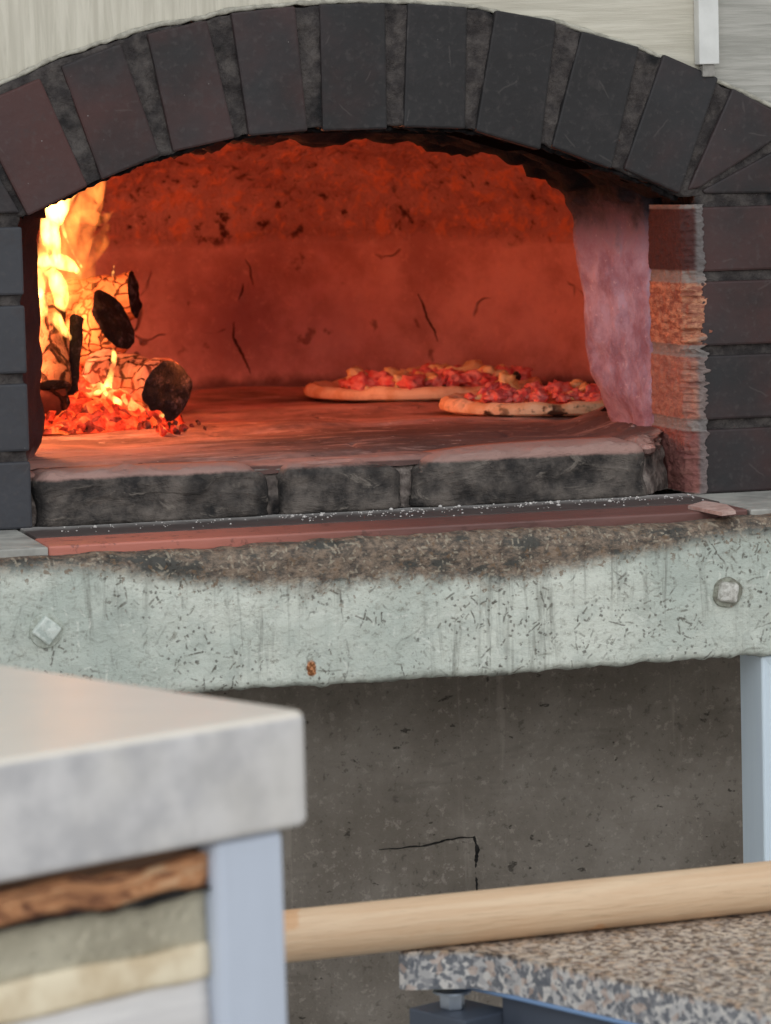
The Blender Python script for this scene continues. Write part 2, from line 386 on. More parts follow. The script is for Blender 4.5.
# ------------------------------------------------------------------ mesh helpers
def obj(name, bm, mat, parent=None, smooth=False, tint=None):
    me = bpy.data.meshes.new(name)
    bmesh.ops.recalc_face_normals(bm, faces=bm.faces)
    bm.to_mesh(me); bm.free()
    for m_ in (mat if isinstance(mat, (list, tuple)) else [mat]): me.materials.append(m_)
    if smooth: me.polygons.foreach_set('use_smooth', [True]*len(me.polygons))
    o = bpy.data.objects.new(name, me); COL.objects.link(o)
    if parent is not None:
        o.parent = parent
        if parent.type == 'EMPTY' and not parent.get('_local'):
            o.location = -parent.location
    return o
def tag(o, label=None, cat=None, group=None, kind=None):
    if label: o['label'] = label
    if cat: o['category'] = cat
    if group: o['group'] = group
    if kind: o['kind'] = kind
    return o
def empty(name, loc, rz=0.0):
    e = bpy.data.objects.new(name, None); COL.objects.link(e); e.location = loc; e.rotation_euler = (0, 0, rz)
    e.empty_display_size = .05
    return e
def box(bm, a, b, bev=0.0, seg=2):
    vs = [bm.verts.new((x, y, z)) for x in (a[0], b[0]) for y in (a[1], b[1]) for z in (a[2], b[2])]
    fs = [bm.faces.new([vs[i] for i in q]) for q in ((0, 1, 3, 2), (4, 6, 7, 5), (0, 4, 5, 1), (2, 3, 7, 6), (0, 2, 6, 4), (1, 5, 7, 3))]
    if bev:
        es = list({e for f in fs for e in f.edges})
        bmesh.ops.bevel(bm, geom=es, offset=bev, segments=seg, profile=.5, affect='EDGES')
    return vs
def prism(bm, pts, y0, y1, bev=0.0, seg=2, lay=None, val=0.0):
    """polygon in X,Z pushed from y0 to y1"""
    a = [bm.verts.new((p[0], y0, p[1])) for p in pts]; b = [bm.verts.new((p[0], y1, p[1])) for p in pts]
    fs = [bm.faces.new(a), bm.faces.new(b[::-1])]
    n = len(pts)
    for i in range(n): fs.append(bm.faces.new([a[i], b[i], b[(i+1) % n], a[(i+1) % n]]))
    if lay is not None:
        for v in a+b: v[lay] = val
    if bev:
        es = list({e for f in fs for e in f.edges})
        r = bmesh.ops.bevel(bm, geom=es, offset=bev, segments=seg, profile=.5, affect='EDGES')
        if lay is not None:
            for v in r['verts']: v[lay] = val
def grid(bm, nu, nv, fn, close_u=False, close_v=False):
    g = [[bm.verts.new(fn(i/(nu if close_u else nu-1), j/(nv if close_v else nv-1))) for j in range(nv)] for i in range(nu)]
    for i in range(nu if close_u else nu-1):
        for j in range(nv if close_v else nv-1):
            bm.faces.new([g[i][j], g[(i+1) % nu][j], g[(i+1) % nu][(j+1) % nv], g[i][(j+1) % nv]])
    return g
def nz(p, s, seed=0.0):
    return noise.noise(V((p[0]*s+seed, p[1]*s+seed*1.7, p[2]*s-seed)))
def rough(bm, amt, s, verts=None, seed=0.0, oct=3):
    bm.normal_update()
    for v in (verts or bm.verts):
        d = sum(nz(v.co, s*2**k, seed+k*9.1)/2**k for k in range(oct))
        v.co = v.co + v.normal*(d*amt)
def subdiv(bm, n):
    bmesh.ops.subdivide_edges(bm, edges=bm.edges[:], cuts=n, use_grid_fill=True)
def interp(tab, x):
    x = abs(x)
    if x <= tab[0][0]: return tab[0][1]
    for (a, b), (c, d) in zip(tab, tab[1:]):
        if x <= c: return b + (d-b)*(x-a)/(c-a)
    return tab[-1][1]
INTR = [(0, 1.455), (.05, 1.4545), (.10, 1.452), (.15, 1.444), (.20, 1.431), (.272, 1.405), (.338, 1.377)]
EXTR = [(0, 1.5775), (.06, 1.5755), (.126, 1.570), (.15, 1.5635), (.21, 1.5545), (.235, 1.546), (.296, 1.5275), (.355, 1.502), (.39, 1.488), (.433, 1.468), (.50, 1.436)]
zi = lambda x: interp(INTR, x)
ze = lambda x: interp(EXTR, x)
def tube(bm, pts, rads, seg=16, cap=True, flat=1.0, wob=0.0, wsc=40, seed=0.0):
    """round tube through pts; flat scales the second cross axis"""
    pts = [V(p) for p in pts]; rings = []
    up = V((0, 1, 0))
    for i, p in enumerate(pts):
        t = (pts[min(i+1, len(pts)-1)] - pts[max(i-1, 0)]).normalized()
        a = t.cross(up)
        if a.length < .1: a = t.cross(V((1, 0, 0)))
        a.normalize(); b = a.cross(t).normalized()
        ring = []
        for k in range(seg):
            th = 2*math.pi*k/seg
            q = p + a*(math.cos(th)*rads[i]) + b*(math.sin(th)*rads[i]*flat)
            if wob: q += (q-p).normalized()*(nz(q, wsc, seed)*wob)
            ring.append(bm.verts.new(q))
        rings.append(ring)
    for r0, r1 in zip(rings, rings[1:]):
        for k in range(seg): bm.faces.new([r0[k], r0[(k+1) % seg], r1[(k+1) % seg], r1[k]])
    if cap: bm.faces.new(rings[0][::-1]); bm.faces.new(rings[-1])
    return rings

# ================================================================== SETTING
bm = bmesh.new(); box(bm, (-4, -6, -.05), (4, 3, 0)); 
floor = tag(obj('floor', bm, mat_conc('paving_concrete', L(160, 156, 150), L(190, 186, 180), .4)), kind='structure')

# cladding behind the arch: one sheet with an arched cut
MC1 = mat_clad('cream_brushed_cladding', L(194, 188, 172), L(214, 208, 192), True)
MC2 = mat_clad('grey_brushed_cladding', L(160, 158, 150), L(188, 185, 177), False)
XE = .50
def arch_sheet(x0, x1, name, mat, y):
    bm = bmesh.new()
    n = max(2, int((x1-x0)/.02)); xs = [x0+(x1-x0)*i/n for i in range(n+1)]
    xs = sorted(set(xs + [s for s in (-XE, XE) if x0 < s < x1]))
    for xa, xb in zip(xs, xs[1:]):
        inside = abs((xa+xb)/2) < XE
        za, zb = (ze(xa)+.001, ze(xb)+.001) if inside else (1.075, 1.075)
        prism(bm, [(xa, za), (xb, zb), (xb, 2.5), (xa, 2.5)], y, y+.012)
    bmesh.ops.remove_doubles(bm, verts=bm.verts, dist=1e-5)
    return tag(obj(name, bm, mat), kind='structure')
arch_sheet(-1.6, .3620, 'wall_back', MC1, .010)
arch_sheet(.3625, 1.6, 'wall_back_right', MC2, .014)
bm = bmesh.new(); box(bm, (.3545, -.006, 1.511), (.3760, .009, 2.5), .001)
tag(obj('trim_1', bm, mat_plain('white_painted_batten', L(214, 214, 210), L(228, 228, 224), 20, .5)), kind='structure')
bm = bmesh.new(); box(bm, (.3590, -.003, 1.4985), (.3720, .009, 1.5109), .001)
tag(obj('trim_2', bm, mat_plain('grey_batten_foot', L(120, 118, 112), L(160, 156, 150), 60, .7)), kind='structure')

# ================================================================== THE OVEN
oven = empty('pizza_oven', (0, .3, 0))
tag(oven, 'wood-fired oven with dark brick arch, pink lined mouth and chipped mint ledge', 'oven')

MCRU = mat_plain('black_soot_crust', L(14, 13, 14), L(38, 36, 37), 120, .95, .003, .1)
# --- brick arch
bm = bmesh.new(); lay = bm.verts.layers.float.new('tint')
BR = [  # outer-left, outer-right, inner-right, inner-left as surveyed on the face plane; redness
    ([(-145, 172), (-70, 137), (-34, 112), (-8, 165), (20, 213), (-60, 214), (-145, 217)], .35),
    ([(-28, 107), (40, 78), (88, 186), (28, 216)], .75),
    ([(61, 66), (121, 43), (160, 155), (102, 180)], .55),
    ([(147, 34), (207, 20), (235, 138), (173, 152)], .50),
    ([(231, 13), (295, 6), (308, 131), (249, 136)], .50),
    ([(320, 4), (386, 3), (388, 129), (323, 131)], .30),
    ([(408, 3), (468, 7), (466, 129), (404, 127)], .05),
    ([(496, 10), (557, 21), (541, 150), (476, 131)], .05),
    ([(582, 31), (640, 47), (612, 169), (552, 147)], .10),
    ([(664, 54), (719, 78), (680, 194), (624, 169)], .35),
    ([(733, 88), (800, 124), (700, 188), (688, 190)], .55),
    ([(806, 134), (830, 192), (705, 194), (703, 190)], .45)]
rnd = random.Random(3)
for pts, red in BR:
    q = []
    for x, y in pts:
        p = atY(x, y); q.append((p.x, p.z))
    y0 = rnd.uniform(-.0015, .0015)
    prism(bm, q, y0, .115, .0022, 2, lay, red + rnd.uniform(-.05, .05))
bmesh.ops.triangulate(bm, faces=[f for f in bm.faces if len(f.verts) > 4])
arch = obj('brick_arch', bm, MB, oven)
# mortar ring of the arch
bm = bmesh.new()
N = 240
def ring_fn(u, v):
    th = -1 + 2*u; x = th*.4995
    xi = th*.352
    i = V((xi, 0, zi(xi)+.0015)); e = V((x, 0, ze(x)-.0015))
    # loop round the section: face, back, soffit
    if v < .60: p = i.lerp(e, v/.60); p.y = .0045
    elif v < .75: p = e.copy(); p.y = .0045 + (v-.60)/.15*.11
    elif v < .85: p = e.lerp(i, (v-.75)/.10); p.y = .1145
    else: p = i.copy(); p.y = .1145 - (v-.85)/.15*.11
    return p
g = grid(bm, N, 60, ring_fn, close_v=True)
bm.faces.new(g[0][::-1]); bm.faces.new(g[-1])
rough(bm, .0034, 55, seed=2)
obj('mortar', bm, MM, arch, True)
bm = bmesh.new()
xs = [-.336 + i*.0028 for i in range(241)]
tube(bm, [(x, .016, zi(x)-.0004+.0018*nz((x, 0, 0), 70)) for x in xs], [max(.0008, .0026+.0030*nz((x, 1, 0), 55, 4)) for x in xs], 8, wob=.003, wsc=190)
obj('soot_crust', bm, MCRU, arch, True)
# pale sealant bead over the arch
bm = bmesh.new()
xs = [-.50 + i*.005 for i in range(201)]
tube(bm, [(x, .008, ze(x)+.0018+.0012*nz((x, 0, 0), 60)) for x in xs], [.0024+.0010*nz((x, 1, 0), 45, 4) for x in xs], 8, wob=.0014, wsc=160)
obj('sealant_bead', bm, mat_plain('pale_sealant', L(150, 146, 134), L(190, 186, 172), 90, .8, .003), oven, True)

# --- brick piers
ZJ = 1.0705 + .0755*4          # top of the piers
def pier(side, chips):
    bm = bmesh.new(); lay = bm.verts.layers.float.new('tint')
    inner = .354 if chips else .338
    for c in range(4):
        z0 = 1.0705 + c*.0755 + .005; z1 = z0 + .0655
        if c == 0: z0 = 1.0756
        x = inner; k = 0
        while x < .499:
            w = (.226 if chips else .240) if c % 2 == 0 or chips else .115
            if chips: w = .165 if k == 0 else .24
            x1 = min(x+w, .50)
            xx = sorted((side*x, side*x1))
            if x1-x > .02:
                jag = [rnd.uniform(-.002, .002) for _ in range(4)]
                prism(bm, [(xx[0], z0), (xx[1], z0), (xx[1], z1), (xx[0], z1)], rnd.uniform(-.001, .0015), .113, .0024, 2, lay,
                      ((.52, .46, .60, .66)[c] if chips else -1.0))
            x = x1+.010; k += 1
    o = obj('brick_pier', bm, MB, oven)
    bm = bmesh.new()
    a = (.352 if chips else .3400); y0 = .0055
    def fn(u, v):
        # wraps: face plane then the return into the mouth
        s = u*(.50-a+.11)
        z = 1.0757 + v*(ZJ+.011-1.0757)
        if s < .50-a: return V((side*(.50-s), y0, z))
        return V((side*a, y0+(s-(.50-a))*.98, z))
    g = grid(bm, 90, 120, fn)
    rough(bm, .0030, 70, seed=5 if chips else 8)
    obj('mortar', bm, MM, o, True)
    return o
pier(-1, False); PR = pier(1, True)
# worn arris and return face of the right pier
bm = bmesh.new()
def worn(u, v):
    z = 1.0757 + v*(ZJ-.002-1.0757)
    prof = [(.3400, .116), (.3395, .06), (.3390, .016), (.3445, .005), (.3500, -.0006), (.3575, -.0016), (.3580, .006)]
    w = [0, .36, .62, .76, .86, .97, 1]
    for i in range(len(w)-1):
        if u <= w[i+1]:
            t = (u-w[i])/(w[i+1]-w[i]); a, b = prof[i], prof[i+1]; break
    x = a[0]+(b[0]-a[0])*t; y = a[1]+(b[1]-a[1])*t
    if u > .5:
        k = min(1, (u-.5)/.3)
        r = nz((0, 0, z), 230, 3)*.0035 + nz((0, 0, z), 90, 7)*.004
        amt = .5 + .9*math.exp(-((z-1.23)/.07)**2)
        x += (r*amt*1.35 + .003*amt*nz((0, 0, z), 420, 2))*k
        y += abs(nz((x, 0, z), 150, 1))*.003*k
    fr = ((z-1.0705)/.0755) % 1
    if abs(fr-.5) > .43: x += .0015*(1-min(1, max(0, (u-.5)*2))); y += .0012*min(1, max(0, (u-.5)*2))
    return V((x, y, z))
grid(bm, 70, 260, worn)
rough(bm, .0018, 120, seed=9)
obj('worn_edge', bm, MAR, PR, True)['label'] = 'worn orange and grey broken brick edge'

# --- oven mouth (flared lining behind the arch)
RJ = [(0, .362), (1.117, .358), (1.138, .342), (1.159, .331), (1.192, .317), (1.247, .310), (1.31, .305), (1.36, .300), (1.6, .296)]
def mouth_half(Y, z=1.4, right=True):   # half width at a given depth and height
    e = interp(RJ, z) if right else .283 + .4*max(0, 1.15-z)
    if Y < .25: return .342 + (e-.342)*(Y-.115)/.135
    return e + (Y-.25)*.6
def mouth_profile(Y, grow=0.0):
    top = 1.452 - max(0, (Y-.115))*.02 + grow
    if Y > .25: top += (Y-.25)*.3
    pts = []
    for k in range(40):             # right jamb upward
        z = 1.10 + (1.345-1.10)*k/40
        pts.append((mouth_half(Y, z)+grow, z))
    n = 100; hr = mouth_half(Y, 1.345)+grow; hl = mouth_half(Y, 1.345, False)+grow
    for k in range(n+1):
        th = math.pi*k/n
        cx = math.cos(th); sx = math.sin(th)
        x = (hr if cx > 0 else hl)*math.copysign(abs(cx)**.92, cx); z = 1.345 + (top-1.345)*abs(sx)**.82
        pts.append((x, z))
    for k in range(40):
        z = 1.345 - (1.345-1.10)*(k+1)/40
        pts.append((-mouth_half(Y, z, False)-grow, z))
    return pts
bm = bmesh.new()
YS = [.115 + .0075*i for i in range(26)]
rings = []
for Y in YS: rings.append([bm.verts.new((p[0], Y, p[1])) for p in mouth_profile(Y)])
for Y in (YS[-1], YS[0]): rings.append([bm.verts.new((p[0], Y, p[1])) for p in mouth_profile(Y if Y == YS[0] else Y, .03)])
rings.append(rings[0])
for r0, r1 in zip(rings, rings[1:]):
    for k in range(len(r0)-1): bm.faces.new([r0[k], r0[k+1], r1[k+1], r1[k]])
inner = [v for r in rings[1:26] for v in r]
rough(bm, .0045, 28, verts=inner, seed=3)
hi = [v for v in inner if v.co.z > 1.375]
rough(bm, .013, 30, verts=hi, seed=11, oct=4)
obj('oven_mouth', bm, MPK, oven, True)['label'] = 'pink render lining, blackened by soot at the head'

# --- domed chamber
CY, RX, RY, ZW = .80, .62, .545, 1.33
bm = bmesh.new()
NA, NH = 220, 90
def dome(u, v):
    a = 2*math.pi*u
    if v < .45: z = 1.10 + (ZW-1.10)*v/.45; r = 1.0
    else:
        t = (v-.45)/.55*math.pi/2; r = max(.002, math.cos(t)); z = ZW + .24*math.sin(t)
    return V((RX*r*math.cos(a), CY+RY*r*math.sin(a), z))
g = grid(bm, NA, NH, dome, close_u=True)
rough(bm, .010, 9, seed=4); rough(bm, .006, 40, verts=[v for v in bm.verts if v.co.z > 1.34], seed=6)
kill = [f for f in bm.faces if (c := f.calc_center_median()).y < .45 and abs(c.x) < .425 and c.z < 1.50]
bmesh.ops.delete(bm, geom=kill, context='FACES')
for f in bm.faces: f.normal_flip()
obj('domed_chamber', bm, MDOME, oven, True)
from mathutils.bvhtree import BVHTree
dob = [o for o in bpy.data.objects if o.name == 'domed_chamber'][0]
bvh = BVHTree.FromPolygons([v.co.copy() for v in dob.data.vertices], [tuple(p.vertices) for p in dob.data.polygons])
MCK = mat_plain('sooty_wall_crack', L(46, 24, 20), L(74, 38, 30), 90, .95)
for k, (pts, r) in enumerate(((((234, 322), (233, 336), (240, 350), (246, 362), (251, 376)), .0018), (((418, 294), (424, 306), (427, 318), (434, 330), (438, 344)), .0016), (((238, 300), (243, 290), (241, 282)), .0010), (((120, 330), (124, 345), (121, 362)), .0012))):
    P_ = []
    for a, b in zip(pts, pts[1:]):
        for i in range(6): P_.append((a[0]+(b[0]-a[0])*i/6+1.6*nz((a[0]+i, a[1], 0), .6, k), a[1]+(b[1]-a[1])*i/6))
    Q = []
    for x, y in P_:
        d_ = ray(x, y).normalized(); h_ = bvh.ray_cast(atY(x, y, .6), d_)
        if h_[0]: Q.append(h_[0] - d_*.0008)
    n = len(Q); bm = bmesh.new()
    tube(bm, Q, [r*(.3+.7*math.sin(math.pi*(i+.5)/n))*(1+.5*nz(q, 200, k)) for i, q in enumerate(Q)], 6, flat=.5)
    obj('crack', bm, MCK, dob)
# outer masonry body: sides, back and roof so the oven is a solid thing
bm = bmesh.new()
box(bm, (-.80, 1.46, 0), (.80, 1.52, 1.80)); box(bm, (-.80, .13, .95), (-.74, 1.46, 1.80)); box(bm, (.74, .13, .95), (.80, 1.46, 1.80)); box(bm, (-.80, .13, 1.74), (.80, 1.46, 1.80))
obj('outer_shell', bm, mat_conc('rendered_shell', L(150, 146, 138), L(176, 172, 162)), oven)

# --- chamber floor
bm = bmesh.new()
def fl(u, v):
    X = -.60+1.2*u; Y = .021 + .002*nz((X, 0, 0), 40) + 1.315*(v**1.5)
    z = 1.1245 + .0022*nz((X, Y, 0), 9, 2) + .0035*nz((X*.6, Y*.35, 0), 14, 5)
    # overlapping worn slabs: low uneven steps across the floor
    for k, (yb, h) in enumerate(((.115, .004), (.26, .003), (.47, .004), (.74, .003))):
        e = yb + .05*nz((X, k, 0), 4.5, k*3.0)
        z += h*(1/(1+math.exp(-(Y-e)/.006))) * (1-1/(1+math.exp(-(Y-e-.11)/.035)))
    if Y < .05: z -= .008*((.05-Y)/.03)**2
    for k, yb in enumerate((.100, .205, .330, .480, .700)):      # joints between the worn floor stones
        e = yb + .035*nz((X, k, 0), 5.0, k*2.0)
        z -= .0035*math.exp(-((Y-e)/.0032)**2)*(.5+nz((X, k, 3), 6, 2))
        xo = (-.22, .04, .21, -.05, .12)[k]
        if e-.11 < Y < e: z -= .0030*math.exp(-((X-xo-.03*nz((Y, k, 1), 9))/.003)**2)
    if X > .25 and Y < .35: z += .010*max(0, (X-.29)/.05)**1.5 * (1 if X < .36 else 1)
    z = min(z, 1.150)
    return V((X, Y, z))
g = grid(bm, 240, 220, fl)
dele = [f for f in bm.faces if ((c := f.calc_center_median()).x > .297 and c.y < .02+(c.x-.297)*1.5) or c.y > .33 and ((c.x/(RX+.02))**2 + ((c.y-CY)/(RY+.02))**2) > 1 or (f.calc_center_median().y <= .33 and abs(f.calc_center_median().x) > (.3365 if f.calc_center_median().y < .115 else .355))]
bmesh.ops.delete(bm, geom=dele, context='FACES')
obj('oven_floor', bm, MFL, oven, True)

# --- three worn hearth bricks along the front of the floor
def hearth(px0, px1, ytop, dep, seed, lowl=0.0, lowr=0.0):
    x0 = atY(px0, 500).x; x1 = atY(px1, 490).x
    bm = bmesh.new(); nx = int((x1-x0)/.0025); hz = ytop-1.0765
    R = .014
    secs = []
    npf = 22
    for i in range(nx+1):
        u = i/nx; X = x0+(x1-x0)*u
        e = min(u, 1-u)*(x1-x0)
        k = 1-max(0, (R*1.3-e)/(R*1.3))**2.2
        dy = (1-k)*.012; top = hz - (1-k)*.009 - lowl*(1-u)**4 - lowr*u**3
        sec = []
        for j in range(npf+1):
            t = j/npf
            if t < .60: y, z = dy, top*t/.60*.80
            elif t < .85:
                a = (t-.60)/.25*math.pi/2; y = dy+R*(1-math.cos(a)); z = top*.80+(top*.20)*math.sin(a)
            else: y = dy+R+(t-.85)/.15*.07; z = top
            sec.append(bm.verts.new((X, y-.0015, 1.0765+z)))
        sec.append(bm.verts.new((X, .08, 1.0765)))
        secs.append(sec)
    for a, b in zip(secs, secs[1:]):
        for j in range(len(a)): bm.faces.new([a[j], b[j], b[(j+1) % len(a)], a[(j+1) % len(a)]])
    bm.faces.new(secs[0]); bm.faces.new(secs[-1][::-1])
    rough(bm, .0050, 26, seed=seed, oct=4, verts=[v for v in bm.verts if v.co.y < .06 and v.co.z > 1.0785])
    return obj('hearth_brick', bm, MHE, oven, True)
hearth(36, 270, 1.1275, 0, 1, lowr=.003)
hearth(281, 402, 1.1225, 0, 2)
hearth(417, 651, 1.1325, 0, 3, lowl=.011)
bm = bmesh.new()
for k, (x, y, z, r_) in enumerate(((.318, .090, 1.122, .020), (.306, .060, 1.124, .015), (.330, .112, 1.124, .020), (.338, .16, 1.122, .026), (.300, .035, 1.121, .012), (.345, .20, 1.120, .024))):
    res = bmesh.ops.create_icosphere(bm, subdivisions=4, radius=1)
    for v in res['verts']:
        p = v.co.copy(); v.co = V((x, y, z)) + V((p.x, p.y*1.4, p.z*.55))*r_*(1+.35*nz(p, 1.6, k)+.2*nz(p, 5, k))
obj('plaster_fillet', bm, MFL, oven, True)
# mortar bed seen in the gaps
bm = bmesh.new()
grid(bm, 200, 14, lambda u, v: V((-.337+.674*u, .016+.004*nz((u*20, v*3, 0), 2, 1)+.012*v*v+1.3*max(0, -.337+.674*u-.298), 1.0765+.044*v)))
rough(bm, .003, 60, seed=6)
obj('mortar_bed', bm, mat_mortar(L(100, 90, 85), L(160, 148, 140), False), oven, True)

# --- ledge: painted side strips, dusty steel shelf and red-brown tile strip
bm = bmesh.new(); box(bm, (-.350, -.092, 1.066), (.336, .010, 1.0764), .001)
t = NT('dusty_grey_ledge'); n1 = t.noise(40, 5, .7); d = t.step(t.add(t.y, t.mul(n1, .05)), -.02, .035)
mdust = t.done(t.mix(d, t.mix(n1, L(60, 50, 48), L(96, 84, 80)), L(168, 164, 160)), .8, nrm=t.bump(n1, .002))
obj('ledge', bm, mdust, oven)
bm = bmesh.new(); box(bm, (-.352, -.172, 1.064), (.335, -.0935, 1.0757), .002)
rough(bm, .0, 1)
t = NT('red_brown_tile'); n1 = t.noise(1, 5, .7, vec=t.coords((14, 60, 60))); 
c = t.mix(n1, L(92, 64, 60), L(140, 96, 88)); c = t.mix(t.step(t.x, .05, -.28), c, L(204, 124, 106)); c = t.mix(t.mul(t.step(t.noise(60, 4, .7), .56, .66), .6), c, L(92, 62, 56))
obj('ledge_strip', bm, t.done(c, .45, nrm=t.bump(n1, .001)), oven)['label'] = 'red-brown strip along the ledge'
MLS = mat_plain('grey_painted_ledge_side', L(150, 148, 142), L(186, 184, 176), 24, .6, .002)
for a, b in ((-.95, -.3525), (.3365, .95)):
    bm = bmesh.new(); box(bm, (a, -.175, 1.066), (b, .02, 1.0752), .0015); obj('ledge_side', bm, MLS, oven)
bm = bmesh.new()
fp = [atZ(x, y, 1.077) for x, y in ((688, 508), (705, 503), (728, 507), (736, 513), (722, 515), (703, 511))]
lo = [bm.verts.new((p.x, p.y, 1.0760)) for p in fp]; up = [bm.verts.new((p.x*.98+.02*fp[0].x, p.y, 1.0795)) for p in fp]
bm.faces.new(up); bm.faces.new(lo[::-1])
for i in range(6): bm.faces.new([lo[i], lo[(i+1) % 6], up[(i+1) % 6], up[i]])
obj('loose_flake', bm, mat_plain('pinkish_flake', L(176, 142, 132), L(206, 178, 168), 80), oven)

# --- painted beam
bm = bmesh.new()
YF, YB, Z0, Z1 = -.212, .03, .935, 1.0655
loop = []
def beam_sec(X):
    s = []
    top = Z1 + .0045 + .0035*nz((X, 0, 0), 7, 3) + .0020*nz((X, 0, 0), 60, 5)
    bot = Z0 + .0028*nz((X, 0, 0), 9, 8) + .0030*nz((X, 0, 0), 45, 2) + .0015*nz((X, 0, 0), 140, 2)
    s.append((YB, bot)); s.append((YF+.05, bot)); s.append((YF+.010, bot)); s.append((YF+.003, bot+.002)); s.append((YF, bot+.006))
    for k in range(1, 24): s.append((YF, bot+.006+(top-bot-.020)*k/24))
    s.append((YF, top-.014)); s.append((YF+.002, top-.007)); s.append((YF+.008, top-.002)); s.append((YF+.018, top)); s.append((YF+.034, top-.001)); s.append((YF+.042, 1.0640)); s.append((YB, 1.0640))
    return s
secs = []
for i in range(560):
    X = -.95+1.9*i/559
    secs.append([bm.verts.new((X, y, z)) for y, z in beam_sec(X)])
for a, b in zip(secs, secs[1:]):
    for j in range(len(a)): bm.faces.new([a[j], b[j], b[(j+1) % len(a)], a[(j+1) % len(a)]])
bm.faces.new(secs[0]); bm.faces.new(secs[-1][::-1])
rough(bm, .0016, 40, seed=2, verts=[v for v in bm.verts if v.co.y < YF+.03], oct=4)
beam = obj('support_beam', bm, MBEAM, oven, True)
beam['label'] = 'mint painted beam, chipped and grimy along the top'
def bolt(px, py, rot, s, mat, round_=False, wm=(L(122, 120, 108), L(160, 162, 148))):
    c = atY(px, py, YF)
    bm = bmesh.new()
    box(bm, (-s, -.009, -s), (s, .004, s), .0035 if round_ else .002, 3)
    for v in bm.verts:
        if v.co.y < -.004: v.co.x *= .88; v.co.z *= .88
    bmesh.ops.rotate(bm, verts=bm.verts, cent=(0, 0, 0), matrix=Matrix.Rotation(rot, 3, 'Y'))
    bmesh.ops.translate(bm, verts=bm.verts, vec=c)
    o = obj('bolt_head', bm, mat, beam, True)
    bm = bmesh.new()
    tube(bm, [(c.x, c.y-.0025, c.z), (c.x, c.y+.003, c.z)], [s*1.38, s*1.5], 28, wob=.0016, wsc=120)
    obj('washer', bm, mat_plain('grimy_washer', wm[0], wm[1], 140, .8, .003), o)
MBOLT = mat_plain('painted_bolt', L(182, 192, 184), L(218, 224, 216), 130, .6, .002)
bolt(46, 630, math.radians(40), .0110, MBOLT, wm=(L(168, 172, 160), L(198, 204, 194)))
bolt(727, 592, math.radians(8), .0105, mat_plain('pale_worn_bolt', L(166, 162, 152), L(222, 220, 212), 160, .6, .003), True)

# --- base wall and legs
MW = mat_conc('rough_base_render', L(122, 113, 103), L(152, 143, 133), 1.0, True)
bm = bmesh.new()
def wall_fn(u, v):
    X = -.9+1.8*u; Z = .94*v
    y = .052 + .003*nz((X, 0, Z), 6, 3) + .0012*nz((X, 0, Z), 60, 1)
    # faint proud course below the open joint line
    zj = .722 + (X+.09)*.02
    if X < .117 and Z < zj: y -= .0025*min(1, (zj-Z)/.004)
    return V((X, y, Z))
grid(bm, 420, 300, wall_fn)
wallb = obj('base_wall', bm, MW, oven, True)
bm = bmesh.new(); box(bm, (-.90, .058, 0), (.90, 1.455, .93))
obj('base_core', bm, mat_conc('base_core_block', L(110, 106, 100), L(130, 126, 118)), oven)
MK = mat_plain('dark_open_joint', L(22, 20, 19), L(40, 37, 35), 60, .95)
def crack(pts, r, seed):
    bm = bmesh.new(); P_ = []
    for (a, b) in zip(pts, pts[1:]):
        for k in range(10): P_.append((a[0]+(b[0]-a[0])*k/10, a[1]+(b[1]-a[1])*k/10))
    P_.append(pts[-1])
    Q = [atY(x+2.2*nz((x, y, 0), .09, seed), y+1.2*nz((x, y, 0), .11, seed+3), .0505) for x, y in P_]
    n = len(Q)
    tube(bm, Q, [r*(.35+.65*math.sin(math.pi*(i+.5)/n))*(1+.6*nz(q, 300, seed)) for i, q in enumerate(Q)], 6, flat=.8)
    o = obj('crack', bm, MK, wallb)
crack([(474, 836), (477, 850), (474, 868), (477, 892)], .0027, 1)
crack([(284, 884), (284, 893), (291, 900), (289, 910)], .0022, 2)
crack([(474, 837), (450, 839), (425, 846), (380, 850)], .0010, 3)
MLEG = mat_metal('pale_blue_painted_steel', L(226, 240, 255), .42, .0)
for x0 in (.3345, -.42):
    bm = bmesh.new(); box(bm, (x0, -.203, 0), (x0+.06, -.142, .9355), .003, 3)
    # rolled lips of the folded post
    for f in [f for f in bm.faces if f.normal.y < -.9 and f.calc_area() > .01]:
        r = bmesh.ops.inset_individual(bm, faces=[f], thickness=.010, depth=0); bmesh.ops.translate(bm, verts=f.verts, vec=(0, .004, 0))
    obj('support_leg', bm, MLEG, oven)

# ================================================================== CRUMBS
bm = bmesh.new(); rr = random.Random(12)
for i in range(420):
    x = rr.uniform(-.335, .335); y = -.005-abs(rr.gauss(0, .035)); 
    if y < -.20: continue
    s = rr.choice((.0004, .0006, .0008, .0011)); 
    if rr.random() < .03: s = .0022
    if rr.random() > .35 + .65*(x > -.1): continue
    z = (1.0764 if y > -.0925 else 1.0757) + s*.5
    bmesh.ops.create_icosphere(bm, subdivisions=1, radius=s, matrix=Matrix.Translation((x, y, z)) @ Matrix.Diagonal((1, 1, .7, 1)))
tag(obj('flour_crumbs', bm, mat_plain('white_flour', L(206, 200, 196), L(232, 226, 220), 200, .9)), 'scattered white flour specks and crumbs along the ledge below the hearth bricks', 'crumbs', kind='stuff')

